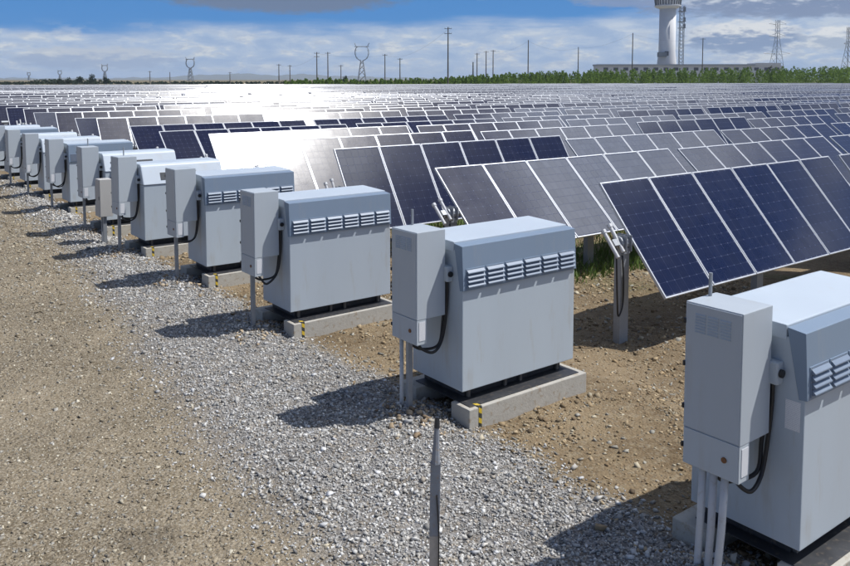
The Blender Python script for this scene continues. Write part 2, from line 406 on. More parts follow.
# far farmland: patches of thin green between the rows
px, py, pz = q.sep(pos)
gr = q.m('MULTIPLY', q.ss(px, 9.0, 11.5), q.ss(q.noise(pos, .5, 5, .6), .46, .60))
c = q.mix(q.m('MULTIPLY', gr, .7), c, (.075, .105, .030))
q.put(bs.inputs['Base Color'], c); bs.inputs['Roughness'].default_value = .95; bs.inputs['Specular IOR Level'].default_value = .2
hgt = q.m('ADD', q.m('MULTIPLY', vo.outputs['Distance'], -.55), q.m('ADD', q.m('MULTIPLY', nC, .35), q.m('MULTIPLY', nB_, .6)))
bn = q.n('ShaderNodeBump'); bn.inputs['Strength'].default_value = .75; bn.inputs['Distance'].default_value = .03
q.put(bn.inputs['Height'], hgt); q.put(bs.inputs['Normal'], bn.outputs[0])
me.materials.append(M['ground_soil'])

# ------------------------------------------------------------------ loose stones (real geometry)
q, bs = new_mat('stone_mix')
av = q.n('ShaderNodeAttribute', attribute_name='tone')
geo = q.n('ShaderNodeNewGeometry')
cc = q.mix(q.m('MULTIPLY', q.noise(geo.outputs['Position'], 160, 3), .3), av.outputs['Color'], (.12, .11, .10))
q.put(bs.inputs['Base Color'], cc); bs.inputs['Roughness'].default_value = .8; bs.inputs['Specular IOR Level'].default_value = .3
def stones(name, pts, size, tones, label, flat=.62, sink=.25):
    n = len(pts)
    cube = np.array([(-1, -1, -1), (1, -1, -1), (1, 1, -1), (-1, 1, -1), (-1, -1, 1), (1, -1, 1), (1, 1, 1), (-1, 1, 1)], float)*.56
    V = cube[None]*(1+rng.uniform(-.45, .35, (n, 8, 1))) + rng.uniform(-.16, .16, (n, 8, 3))
    sc3 = np.stack([rng.uniform(.75, 1.35, n), rng.uniform(.7, 1.1, n), rng.uniform(.7, 1.1, n)*flat], -1)
    V = V*sc3[:, None, :]*(size*.5)[:, None, None]
    def rot(V, ax, a):
        i, j = [(1, 2), (2, 0), (0, 1)][ax]; c, s = np.cos(a)[:, None], np.sin(a)[:, None]
        Vi = V[..., i]*c - V[..., j]*s; Vj = V[..., i]*s + V[..., j]*c
        V = V.copy(); V[..., i] = Vi; V[..., j] = Vj; return V
    V = rot(V, 0, rng.normal(0, .45, n)); V = rot(V, 1, rng.normal(0, .45, n)); V = rot(V, 2, rng.uniform(0, 6.28, n))
    zz = height(pts[:, 0], pts[:, 1]) + size*flat*.5*(1-2*sink)*.8
    V += np.stack([pts[:, 0], pts[:, 1], zz], -1)[:, None, :]
    F_ = np.array([(3, 2, 1, 0), (4, 5, 6, 7), (0, 1, 5, 4), (1, 2, 6, 5), (2, 3, 7, 6), (3, 0, 4, 7)])
    me = bpy.data.meshes.new(name); me.vertices.add(n*8); me.vertices.foreach_set('co', V.reshape(-1).astype(np.float32))
    fill_quads(me, (F_[None] + (np.arange(n)*8)[:, None, None]).reshape(-1, 4))
    col = me.attributes.new('tone', 'FLOAT_COLOR', 'POINT')
    cc = np.ones((n, 8, 4), np.float32); cc[..., :3] = tones[:, None, :]
    col.data.foreach_set('color', cc.reshape(-1))
    me.materials.append(M['stone_mix'])
    o = bpy.data.objects.new(name, me); C.objects.link(o); tag(o, label, 'gravel', kind='stuff')
    return o
def scatter(n, x0, x1, y0, y1, dens):                # candidates inside the view, thinned by a density (per m2) function
    p = np.stack([rng.uniform(x0, x1, n), rng.uniform(y0, y1, n)], -1)
    u, v, z = project(np.concatenate([p, np.zeros((n, 1))], 1))
    ok = (u > -60) & (u < 910) & (v < 640) & (z > .5)
    keep = ok & (rng.uniform(0, 1, n) < dens(p[:, 0], p[:, 1], z)*(x1-x0)*(y1-y0)/n)
    return p[keep], z[keep]
def palette(n, cols, jit=.18, tint=(1, 1, 1)):
    cols = np.array(cols)*np.array(tint); t = cols[rng.integers(0, len(cols), n)]
    return np.clip(t*1.4*(1+np.clip(rng.normal(0, jit, (n, 1)), -.5, .45)), .02, .8)
GREY = [(.30, .298, .29), (.35, .348, .34), (.26, .26, .256), (.40, .395, .38), (.32, .308, .288), (.21, .21, .206), (.34, .345, .352), (.46, .455, .44), (.28, .25, .21), (.18, .177, .17), (.31, .30, .28)]
BROWN = [(.21, .178, .132), (.27, .235, .18), (.20, .17, .13), (.37, .34, .28), (.235, .20, .15), (.26, .25, .23), (.18, .158, .125), (.19, .165, .135), (.44, .42, .37)]
SOIL = [(.16, .115, .07), (.20, .15, .095), (.31, .24, .16), (.38, .31, .22), (.25, .19, .12), (.40, .37, .31), (.34, .27, .18)]
def d_grey(x, y, z):
    m = ((x > edge_l(y) + rng.normal(0, .24, len(x))) & (x < edge_r(y) + rng.normal(0, .15, len(x)))).astype(float)
    return m*np.clip(3300*(6.5/z)**1.3, 380, 3900)
p, z = scatter(700000, 1.7, 5.2, 1.6, 26, d_grey)
stones('grey_gravel', p, np.clip(rng.lognormal(math.log(.0185), .42, len(p)), .009, .07)*np.clip(z/9, 1, 1.9), palette(len(p), GREY, .2, (1.06, 1.055, 1.03)), 'grey crushed stone strip running along the cabinets')
def d_road(x, y, z):
    m = (x < edge_l(y) + rng.normal(0, .22, len(x))).astype(float)
    return m*np.clip(2000*(5.5/z)**1.45, 170, 2600)
p, z = scatter(1400000, -5, 4.6, 1.6, 34, d_road)
stain = np.exp(-(((p[:, 0]-1.62)/.26)**2 + ((p[:, 1]-5.0)/.28)**2))
tn_ = palette(len(p), BROWN + BROWN + GREY[:2], .2, (.88, .85, .76))*(1-.35*stain)[:, None]
stones('road_pebbles', p, np.clip(rng.lognormal(math.log(.016), .48, len(p)), .007, .06)*np.clip(z/7, 1, 2.3), tn_, 'brown pebbles pressed into the gravel track', .40, .44)
def d_soil(x, y, z):
    m = (x > edge_r(y) + rng.normal(0, .25, len(x))).astype(float)
    return m*np.clip(1100*(7/z)**1.4, 80, 1400)*(.35+.65*(wob(x, y, 1.4, 3.) > -.15))
p, z = scatter(500000, 3.9, 12, 1.6, 18, d_soil)
stones('soil_stones', p, np.clip(rng.lognormal(math.log(.018), .6, len(p)), .007, .08)*np.clip(z/8, 1, 1.8), palette(len(p), SOIL + GREY[:1], .2, (.80, .765, .66)), 'loose stones and clods lying on the bare soil', .55, .38)
# bigger stones heaped round the feet of the control boxes
pp = []
for ux, uy, uz in UNITS[:7]:
    nn = 170
    pp.append(np.stack([ux+.05+rng.normal(0, .20, nn), uy+.12+rng.normal(0, .20, nn)], -1))
p = np.concatenate(pp)
stones('heaped_stones', p, np.clip(rng.lognormal(math.log(.042), .35, len(p)), .02, .09), palette(len(p), SOIL + GREY[:4], .2), 'larger stones heaped round the feet of the control boxes', .65, .2)

# ------------------------------------------------------------------ inverter cabinets, plinths and control boxes
CX0, CX1, YF, YB = .35, 1.72, -.172, .530
def cabinet_meshes():
    D = {}
    D['body'] = G().prism_x([(YF, .286), (YB, .286), (YB, 1.49), (-.095, 1.49), (YF, 1.165)], CX0, CX1).mesh('body', 'paint_grey', .006)
    D['hood'] = G().prism_x([(-.189, 1.156), (-.14, 1.150), (-.06, 1.545), (-.168, 1.532)], CX0-.006, CX1+.006).mesh('hood', 'paint_hood', .003)
    D['roof'] = G().prism_x([(-.056, 1.47), (.535, 1.47), (.535, 1.53), (.44, 1.572), (-.056, 1.556)], CX0-.004, CX1+.004).mesh('roof', 'paint_roof', .006)
    g = G(); W, H_ = .208, .172
    g.box(-W/2, W/2, -.004, .004, 0, H_)
    D['louver'] = g.mesh('louver', 'paint_hood', .002)
    g = G(); g.box(-W/2+.012, W/2-.012, -.0062, -.0046, .010, H_-.008)
    D['gap'] = g.mesh('gap', 'dark_gap')
    g = G()
    g.prism_x([(-.004, 0), (-.027, .002), (-.027, .010), (-.004, .033)], -W/2+.008, W/2-.008)
    D['slat'] = g.mesh('slat', 'paint_slat', .0025)
    D['foot'] = G().box(-.014, .014, -.014, .014, .186, .29).mesh('foot', 'rusty_steel', .003)
    g = G(); g.box(.285, CX0+.002, -.045, .075, 1.215, 1.345)
    D['isolator'] = g.mesh('isolator', 'paint_box', .012)
    g = G(); g.tube([(.26, .0, 1.285), (.290, .0, 1.285)], .028, 12); g.tube([(.27, -.044, 1.285), (.27, -.06, 1.285)], .001, 4)
    D['knob'] = G().tube([(.315, -.044, 1.282), (.315, -.062, 1.282)], .024, 14).mesh('knob', 'black_rubber', .003)
    D['notice'] = G().box(CX0-.0022, CX0-.0008, -.150, -.062, .965, 1.135).mesh('notice', 'notice')
    # plain type: sloping front flap
    D['bodyB'] = G().box(CX0, CX1, YF-.015, YB, .286, 1.195).mesh('body', 'paint_grey', .008)
    D['hoodB'] = G().prism_x([(-.205, 1.20), (YB+.01, 1.20), (YB+.01, 1.47), (.40, 1.535), (-.02, 1.535), (-.075, 1.505)], CX0-.01, CX1+.01).mesh('hood', 'paint_roof', .02, seg=3)
    mt = Matrix.Translation((0, -.205, 1.20)) @ Matrix.Rotation(math.atan2(.13, .305)*-1, 4, 'X')
    g = G(); g.box(.64, 1.26, -.006, .01, .07, .20, mat=mt)
    D['slotB'] = g.mesh('slot', 'plastic_dark', .003)
    g = G(); g.box(.46, .53, -.035, -.0, .075, .10, mat=mt); g.box(.47, .50, -.03, -.005, -.10, .075, mat=mt)
    D['handleB'] = g.mesh('handle', 'paint_roof', .006)
    return D
CM = cabinet_meshes()
def cabinet(U, typ, label, notice=False, handle=False, slats=True):
    r = empty('inverter_cabinet', U, label, 'cabinet', 'inverter cabinets along the gravel strip')
    if typ == 'A':
        inst('body', CM['body'], r); h = inst('hood', CM['hood'], r); inst('roof', CM['roof'], r)
        pitch = (CX1-CX0-.03)/6
        tl = -math.atan2(.021, .376)
        for i in range(6):
            x = CX0+.018+pitch*(i+.5)
            lv = inst('louver', CM['louver'], r, (x, -.1905+.0012, 1.170), (tl, 0, 0))
            inst('gap', CM['gap'], lv)
            if slats:
                for j in range(4): inst('slat', CM['slat'], lv, (0, 0, .012+j*.039))
    else:
        inst('body', CM['bodyB'], r); h = inst('hood', CM['hoodB'], r); inst('slot', CM['slotB'], h)
        if handle: inst('handle', CM['handleB'], r)
    for x in (.50, .93, 1.12, 1.60):
        for y in (-.075, .47): inst('foot', CM['foot'], r, (x, y, 0))
    iso = inst('isolator', CM['isolator'], r); inst('knob', CM['knob'], iso)
    if notice: inst('notice', CM['notice'], r)
    return r
def plinth_meshes():
    D = {}
    rr = random.Random(3)
    def beam(x0, x1, y0, y1, name):
        g = G().box(x0, x1, y0, y1, -.14, .18)
        return g.mesh(name, 'concrete', .008)
    D['front'] = beam(.318, 1.765, -.302, -.06, 'front_beam')
    D['back'] = beam(.26, 1.765, .36, .60, 'back_beam')
    D['side'] = beam(1.62, 1.762, -.058, .358, 'side_beam')
    D['gap_shade'] = G().box(.46, 1.66, -.06, .50, .1875, .262).mesh('gap_shade_block', 'black_plate', .004)  # dark block added so the gap under the cabinet reads as shade
    D['plate'] = G().box(.36, 1.70, -.262, .50, .181, .187).mesh('cover_plate', 'black_plate', .001)
    g = G(); t = .0025
    g.box(.42, .455, -.302-t, -.302-.0002, .0, .18+t); g.box(.42, .455, -.302, -.20, .1803, .1803+t+.006)
    D['tape'] = g.mesh('hazard_tape', 'hazard_tape')
    return D
PM = plinth_meshes()
def plinth(U, label):
    r = empty('concrete_plinth', U, label, 'plinth', 'concrete plinths under the cabinets')
    for kx in ('front', 'back', 'side'): inst(kx+'_beam', PM[kx], r)
    inst('cover_plate', PM['plate'], r); inst('gap_shade_block', PM['gap_shade'], r); inst('hazard_tape', PM['tape'], r)
    return r
def box_meshes():
    D = {}
    D['housing'] = G().box(0, .302, 0, .356, .924, 1.663).mesh('housing', 'paint_box', .005)
    D['lower'] = G().box(0, .105, .002, .354, .711, .9235).mesh('cable_compartment', 'paint_box', .004)
    D['door'] = G().box(-.006, .001, .006, .350, .934, 1.655).mesh('door', 'paint_box', .003)
    D['door2'] = G().box(-.006, .001, .008, .348, .717, .926).mesh('lower_door', 'paint_box', .003)
    g = G()
    for i in range(7):
        z = 1.497+i*.0165
        g.add([(-.006, -.032, z), (-.006, .032, z), (-.0125, .032, z+.003), (-.0125, -.032, z+.003), (-.006, -.032, z+.012), (-.006, .032, z+.012)], [(0, 1, 2, 3), (3, 2, 5, 4), (0, 3, 4), (1, 5, 2)])
    D['vent'] = g.mesh('vent', 'paint_box')
    D['hinge'] = G().box(-.012, .008, .350, .363, -.014, .014).mesh('hinge', 'black_rubber', .002)
    D['lock'] = G().tube([(-.001, .088, .822), (-.013, .088, .822)], .017, 10).mesh('lock', 'rust', .002)
    D['sticker'] = G().box(.022, .088, -.0012, .0015, .745, .905).mesh('sticker', 'notice')
    D['rod'] = G().tube([(.20, .33, 1.64), (.20, .33, 1.80)], .011, 8).mesh('antenna_rod', 'galvanised')
    D['post'] = G().box(.035, .08, .165, .170, -.35, .715).box(.035, .040, .170, .20, -.35, .714).box(.035, .08, .20, .205, -.35, .7145).mesh('post', 'galvanised', .003)
    D['thin'] = G().tube([(.06, .30, .715), (.06, .30, -.3)], .018, 8).mesh('conduit', 'pale_pipe', smooth=True)
    D['base'] = G().box(-.02, .16, .08, .30, -.2, .145).mesh('base_plate', 'concrete', .01)
    return D
BM = box_meshes()
def control_box(U, label, legs='post', rod=False, vents=True, sticker=True, seed=0):
    rr = random.Random(seed)
    r = empty('control_box', U, label, 'control box', 'control boxes beside the cabinets')
    hs = inst('housing', BM['housing'], r); inst('cable_compartment', BM['lower'], r)
    d = inst('door', BM['door'], r); d2 = inst('lower_door', BM['door2'], r)
    if vents:
        for y in (.10, .178, .256): inst('vent', BM['vent'], d, (0, y, 0))
    for z in (.82, 1.05, 1.30, 1.55): inst('hinge', BM['hinge'], d if z > .9 else d2, (0, 0, z))
    inst('lock', BM['lock'], d2)
    if sticker: inst('sticker', BM['sticker'], r)
    if rod: inst('antenna_rod', BM['rod'], r)
    if legs == 'pipes':
        for y, dy_, dx_ in ((.255, .02, .0), (.185, .03, .01), (.115, .035, .0)):
            G().tube([(.055, y, .715), (.052+dx_*.5, y+dy_*.35, .38), (.05+dx_, y+dy_, .06), (.05+dx_, y+dy_, -.3)], .0215, 12).build('conduit', 'pale_pipe', r, smooth=True)
    else:
        inst('post', BM['post'], r)
        if legs == 'post+pipe': inst('conduit', BM['thin'], r)
        if legs == 'plate': inst('base_plate', BM['base'], r)
    # black cables looping from the compartment across to the cabinet
    j = lambda s: rr.uniform(-s, s)
    for kx in range(2):
        y = .07 + .13*kx
        pts = curve_pts([(.07, y, .725), (.085+j(.01), y-.02, .655+j(.015)), (.17+j(.02), y-.05, .625+j(.02)), (.27, .02+.03*kx, .68+j(.02)), (.315, .015+.035*kx, .86), (.322, .0+.035*kx, 1.08), (.318, -.005+.03*kx, 1.225)], 6)
        G().tube(pts, .0125, 8).build('cable', 'black_rubber', r, smooth=True)
    return r
names_cab = [
    ('A', 'grey inverter cabinet with louvred hood and printed notice, beside three white conduits'),
    ('A', 'grey louvred inverter cabinet, second in the line after the one with the notice'),
    ('A', 'grey louvred inverter cabinet, third in the line after the one with the notice'),
    ('A', 'grey louvred inverter cabinet standing next to the first plain white-hooded one'),
    ('B', 'plain white-hooded inverter cabinet with a dark slot, beside the small tan junction box'),
    ('B', 'plain white-hooded inverter cabinet with a pale handle on its front'),
    ('A', 'grey louvred inverter cabinet between two plain white-hooded ones'),
    ('B', 'plain white-hooded inverter cabinet, eighth in the line'),
    ('B', 'plain white-hooded inverter cabinet, ninth in the line'),
    ('A', 'grey louvred inverter cabinet, tenth in the line'),
    ('B', 'plain white-hooded inverter cabinet at the end of the line')]
ordw = ['first', 'second', 'third', 'fourth', 'fifth', 'sixth', 'seventh', 'eighth', 'ninth', 'tenth', 'eleventh']
LEAN = random.Random(11)
for i, U in enumerate(UNITS):
    typ, lb = names_cab[i]
    rz_ = R(LEAN.uniform(-1, 1)) if i > 1 else 0
    plinth(U, ['low concrete plinth with hazard tape under the cabinet with the printed notice',
               'low concrete plinth with hazard tape under the second cabinet of the line'][i] if i < 2 else f'low concrete plinth with hazard tape under the {ordw[i]} cabinet of the line')
    cb_ = cabinet(U, typ, lb, notice=(i == 0), handle=(i == 5), slats=(i < 5)); cb_.rotation_euler = (0, 0, rz_)
    bx_ = control_box(U, ['tall grey control box standing on three white conduits', 'tall grey control box on a post and a thin conduit'][i] if i < 2 else
                (f'tall grey control box on a post bedded in a concrete pad' if i == 6 else f'tall grey control box on a steel post at the {ordw[i]} cabinet of the line'),
                legs='pipes' if i == 0 else ('post+pipe' if i == 1 else ('plate' if i == 6 else 'post')), rod=i in (0, 1, 4, 5), vents=i < 3, seed=i)
    bx_.rotation_euler = (R(LEAN.uniform(-.5, .5)), R(LEAN.uniform(-.5, .5)), rz_ + R(LEAN.uniform(-.8, .8)))
# small junction box on its own legs
r = empty('junction_box', (4.08, 14.72, 0), 'small tan junction box on two short posts, beside a plain white-hooded cabinet', 'junction box')
G().box(0, .22, 0, .26, .50, 1.16).build('housing', 'paint_tan', r, .006)
G().box(-.006, .001, .006, .254, .51, 1.15).build('door', 'paint_tan', r, .003)
G().box(-.012, -.004, .03, .05, .80, .86).build('latch', 'black_rubber', r, .002)
for y in (.07, .18): G().box(.06, .12, y-.02, y+.02, -.2, .505).build('post', 'galvanised', r, .003)

# ------------------------------------------------------------------ marker stake in the gravel
r = empty('marker_stake', (2.44, 3.12, height(2.44, 3.12).item()), 'thin weathered grey marker stake with a dark tip, standing in the gravel strip', 'stake')
mt = Matrix.Rotation(R(1.2), 4, 'Y') @ Matrix.Rotation(R(-38), 4, 'Z')
g = G(); g.box(-.024, .024, -.007, .007, -.25, .72, mat=mt); g.build('shaft', 'stake_dirty', r, .003)
g = G(); g.box(-.026, .026, -.009, .009, .58, .97, mat=mt); g.build('sleeve', 'stake_grey', r, .003)
g = G(); g.tube([mt @ Vector(p_) for p_ in ((0, 0, .96), (.001, 0, 1.06), (.003, 0, 1.15))], [.024, .016, .013], 8); g.build('wrapped_top', 'stake_grey', r)
g = G(); g.tube([mt @ Vector(p_) for p_ in ((.003, 0, 1.145), (.004, 0, 1.20))], [.015, .012], 8); g.build('tip', 'plastic_dark', r)
g = G(); g.tube(curve_pts([mt @ Vector(p_) for p_ in ((.008, -.012, .80), (.022, -.014, .6), (.024, -.012, .3), (.026, -.010, .02))], 5), .0035, 6); g.build('wire', 'black_rubber', r)

# ------------------------------------------------------------------ solar tables
MW, ML, NMOD = .992, 1.65, 6
PITCH_Y, PITCH_X = 2.975, 6.30
def module_meshes():
    D = {}
    hw, hl, fwid, th = .489, ML/2, .020, .036
    g = G(); g.box(-hw, hw, -hl, -hl+fwid, -th, 0); g.box(-hw, hw, hl-fwid, hl, -th, 0)
    g.box(-hw, -hw+fwid, -hl+fwid, hl-fwid, -th, 0); g.box(hw-fwid, hw, -hl+fwid, hl-fwid, -th, 0)
    D['frame'] = g.mesh('frame', 'aluminium', .002, seg=1)
    def glass(name):
        me = bpy.data.meshes.new(name); a, c_ = hw-fwid+.002, hl-fwid+.002
        me.from_pydata([(-a, -c_, -.004), (a, -c_, -.004), (a, c_, -.004), (-a, c_, -.004), (-a, -c_, -.010), (a, -c_, -.010), (a, c_, -.010), (-a, c_, -.010)], [], [(0, 1, 2, 3), (7, 6, 5, 4)])
        uv = me.uv_layers.new(name='UVMap')
        for i, t in enumerate([(0, 0), (1, 0), (1, 1), (0, 1), (0, 1), (1, 1), (1, 0), (0, 0)]): uv.data[i].uv = t
        me.materials.append(M['pv_glass']); me.materials.append(M['backsheet']); me.polygons[1].material_index = 1
        return me
    D['glass'] = glass('module')
    g = G(); g.box(-hw, hw, -hl, -hl+fwid, -th, 0); g.box(-hw, hw, hl-fwid, hl, -th, 0)
    g.box(-hw, -hw+fwid, -hl+fwid, hl-fwid, -th, 0); g.box(hw-fwid, hw, -hl+fwid, hl-fwid, -th, 0)
    a, c_ = hw-fwid+.002, hl-fwid+.002
    g.add([(-a, -c_, -.004), (a, -c_, -.004), (a, c_, -.004), (-a, c_, -.004)], [(0, 1, 2, 3)], 1)
    g.add([(-a, -c_, -.012), (a, -c_, -.012), (a, c_, -.012), (-a, c_, -.012)], [(3, 2, 1, 0)], 2)
    me = bpy.data.meshes.new('module'); me.from_pydata(g.v, [], g.f)
    for mm in ('aluminium', 'pv_glass', 'backsheet'): me.materials.append(M[mm])
    me.polygons.foreach_set('material_index', g.m)
    uv = me.uv_layers.new(name='UVMap')
    for pi, p_ in enumerate(me.polygons):
        if p_.material_index == 1:
            for li, t in zip(p_.loop_indices, [(0, 0), (1, 0), (1, 1), (0, 1)]): uv.data[li].uv = t
    D['module_plain'] = me
    for k_ in ('glass', 'module_plain'):
        c_m = D[k_].copy(); c_m.name = 'module'; c_m.materials[0 if k_ == 'glass' else 1] = M['pv_glass_dusty']; D[k_+'_dusty'] = c_m
    L = NMOD*MW
    D['tube'] = G().box(-.30, L+.05, -.045, .045, -.045, .045).mesh('torque_tube', 'galvanised', .004)
    D['post'] = G().box(-.085, .075, -.05, -.044, -.45, 1.20).box(-.085, -.079, -.044, .05, -.45, 1.199).box(.069, .075, -.044, .03, -.45, 1.199).mesh('post', 'galvanised')
    D['head'] = G().box(-.06, .06, -.075, .075, 1.13, 1.20).box(-.05, -.042, -.11, .11, 1.16, 1.36).box(.042, .05, -.11, .11, 1.16, 1.36).tube([(-.09, 0, 1.26), (.09, 0, 1.26)], .085, 12).mesh('bearing', 'galvanised', .003)
    g = G(); g.tube([(0, -.20, 0), (0, .16, 0)], .024, 10); g.tube([(0, .14, 0), (0, .185, 0)], .034, 10)
    D['rod'] = g.mesh('actuator_rod', 'pale_pipe', smooth=False)
    g = G(); g.tube(curve_pts([(-.17, -.05, 1.24), (-.21, -.09, 1.0), (-.20, -.10, .6), (-.15, -.08, .38), (-.06, -.07, .50), (-.05, -.07, .8), (-.08, -.07, 1.12)], 6), .011, 6)
    D['cable'] = g.mesh('cable', 'black_rubber', smooth=True)
    # whole far table in one mesh: slab, module faces and posts
    g = G(); g.box(0, L-.016, -hl, hl, -th, -.004)
    for i in range(NMOD):
        x = i*MW; g.add([(x, -hl+.003, .002), (x+2*hw, -hl+.003, .002), (x+2*hw, hl-.003, .002), (x, hl-.003, .002)], [(0, 1, 2, 3)], 1)
    me = bpy.data.meshes.new('module_field'); me.from_pydata(g.v, [], g.f)
    for mm in ('aluminium', 'pv_glass_far'): me.materials.append(M[mm])
    me.polygons.foreach_set('material_index', g.m); uv = me.uv_layers.new(name='UVMap')
    for p_ in me.polygons:
        if p_.material_index == 1:
            for li, t in zip(p_.loop_indices, [(0, 0), (1, 0), (1, 1), (0, 1)]): uv.data[li].uv = t
    D['far'] = me
    D['far_geo'] = g
    return D
SM = module_meshes()
AX_H = 1.26                                            # axis height above the field
AXIS0 = 6.36
def row_start(kk):
    return {0: 8.04, 1: 7.75, 2: 7.62, 3: 7.60, 4: 7.75}.get(kk, 7.68 + .1*math.sin(kk*2.4))
TILT = {(0, 0): 50.8, (0, 1): 51.5, (1, 0): 44.0, (1, 1): 41.5, (1, 2): 40.0, (2, 0): 58.5, (2, 1): 44.0, (2, 2): 40.0, (3, 0): 53.5, (3, 1): 47.5, (3, 2): 52.5, (4, 0): 51.0, (4, 1): 48.5, (4, 2): 46.0,
        (5, 0): 41.0, (5, 1): 41.0, (5, 2): 41.5, (6, 0): 41.5, (6, 1): 42, (6, 2): 43, (7, 0): 57.5, (8, 0): 42.5, (9, 0): 56., (10, 0): 43.}
def tilt_of(kk, tt):
    if (kk, tt) in TILT: return R(TILT[(kk, tt)])
    rr = random.Random(kk*977+tt*31+5); row = random.Random(kk*13+1).gauss(0, 3.2)
    x_, y_ = row_start(kk)+tt*PITCH_X+3, AXIS0+kk*PITCH_Y; d_ = math.hypot(x_, y_)
    best = math.degrees(math.atan2(-SUN.y + y_/d_, SUN.z + 2/d_))      # tilt at which the table mirrors the sun
    if random.Random(kk*7+2).random() < .45: return R(best + rr.gauss(0, 1.8))
    return R(50.3 + row + rr.gauss(0, 1.3))
tables = []
for kk in range(0, 96):
    y = AXIS0 + kk*PITCH_Y
    for tt in range(0, 60):
        x = row_start(kk) + tt*PITCH_X
        u, v, z = project(np.array([[x, y, .9], [x+6, y, .9]]))
        if z.min() < 1 or u.max() < -25 or u.min() > 905: continue
        if math.hypot(x, y) > 212 + max(0, u.mean()-380)*.22: continue
        size = abs(u[1]-u[0])*F*1.2/z.mean()
        tables.append((size, kk, tt, x, y))
# the tables hidden behind nearer ones are as small as the rest: rank by size in view
tables.sort(reverse=True)
ones = ['', 'first', 'second', 'third', 'fourth', 'fifth', 'sixth', 'seventh', 'eighth', 'ninth', 'tenth', 'eleventh', 'twelfth', 'thirteenth', 'fourteenth', 'fifteenth', 'sixteenth', 'seventeenth', 'eighteenth', 'nineteenth']
tens = {2: 'twent', 3: 'thirt', 4: 'fort', 5: 'fift'}
def ordn(n):
    if n < 20: return ones[n]
    return tens[n//10]+'ieth' if n % 10 == 0 else tens[n//10]+'y-'+ones[n % 10]
def table_label(kk, tt):
    if (kk, tt) == (0, 0): return 'dark navy tilted solar table ending above the bare soil by the first two cabinets'
    if (kk, tt) == (3, 0) or (kk, tt) == (4, 0): return f'solar table white with sun glare, at the cabinet end of the {ordn(kk+1)} row'
    end = 'at the cabinet end' if tt == 0 else f'{ordn(tt+1)} from the cabinet end'
    return f'tilted solar table, {end} of the {ordn(kk+1)} row toward the pylons'
L = NMOD*MW
for ti, (size, kk, tt, x, y) in enumerate(tables[:300]):
    tl = tilt_of(kk, tt)
    gz = FIELD_Z
    r = empty('solar_table', (x, y, gz), table_label(kk, tt), 'solar panel', 'solar tables in long rows across the field')
    nrm = Vector((0, -math.sin(tl), math.cos(tl)))
    off = nrm*.075 + Vector((0, 0, AX_H))
    rj = random.Random(ti)
    ds = '_dusty' if (kk, tt) in ((1, 0), (1, 1), (2, 1), (3, 1), (3, 2), (4, 2)) or (kk > 2 and tt > 0 and random.Random(kk*31+tt//2).random() < .33) else ''  # tables whose glass has the silvery reflection painted in
    if ti < 190:
        for i in range(NMOD):
            if ti < 90:
                m_ = inst('module', SM['glass'+ds], r, (off.x + (i+.5)*MW, off.y, off.z), (tl + R(rj.gauss(0, .25)), R(rj.gauss(0, .15)), 0))
                inst('frame', SM['frame'], m_)
            else:
                inst('module', SM['module_plain'+ds], r, (off.x + (i+.5)*MW, off.y, off.z), (tl + R(rj.gauss(0, .25)), R(rj.gauss(0, .15)), 0))
        inst('torque_tube', SM['tube'], r, (0, 0, AX_H), (tl, 0, 0))
        inst('post', SM['post'], r, (-.10, 0, 0)); inst('post', SM['post'], r, (3.0, 0, 0))
        if tt == 0 and kk < 12:
            inst('bearing', SM['head'], r, (-.10, 0, 0))
            inst('actuator_rod', SM['rod'], r, (-.34, -.01, AX_H+.02), (tl, 0, 0)); inst('actuator_rod', SM['rod'], r, (-.20, .02, AX_H+.07), (tl+R(2), 0, 0))
            inst('cable', SM['cable'], r, (-.1, 0, 0))
    else:
        inst('module_field', SM['far'], r, (0, off.y, off.z), (tl, 0, 0))
        inst('post', SM['post'], r, (-.10, 0, 0)); inst('post', SM['post'], r, (3.0, 0, 0))
# the remaining tables, too many to count
fg = SM['far_geo']; base_v = np.array(fg.v); nb = len(base_v); rest = tables[300:]
V = np.zeros((len(rest), nb, 3)); 
for i, (size, kk, tt, x, y) in enumerate(rest):
    tl = tilt_of(kk, tt); cs, sn = math.cos(tl), math.sin(tl)
    q_ = base_v.copy(); q_[:, 2] += .075
    V[i, :, 0] = q_[:, 0] + x; V[i, :, 1] = y + q_[:, 1]*cs - q_[:, 2]*sn; V[i, :, 2] = FIELD_Z + AX_H + q_[:, 1]*sn + q_[:, 2]*cs
me = bpy.data.meshes.new('far_solar_tables'); me.vertices.add(len(rest)*nb); me.vertices.foreach_set('co', V.reshape(-1).astype(np.float32))
fq = np.array(fg.f); fill_quads(me, (fq[None] + (np.arange(len(rest))*nb)[:, None, None]).reshape(-1, 4))
for mm in ('aluminium', 'pv_glass_far'): me.materials.append(M[mm])
me.polygons.foreach_set('material_index', np.tile(np.array(fg.m, dtype=np.int32), len(rest)))
uv = me.uv_layers.new(name='UVMap')
uvs = np.zeros((len(fq), 4, 2)); uvs[np.array(fg.m) == 1] = [(0, 0), (1, 0), (1, 1), (0, 1)]
uv.data.foreach_set('uv', np.tile(uvs.reshape(-1), len(rest)).astype(np.float32))
o = bpy.data.objects.new('far_solar_tables', me); C.objects.link(o); tag(o, 'countless far solar tables fading into a bright band', 'solar panels', kind='stuff')

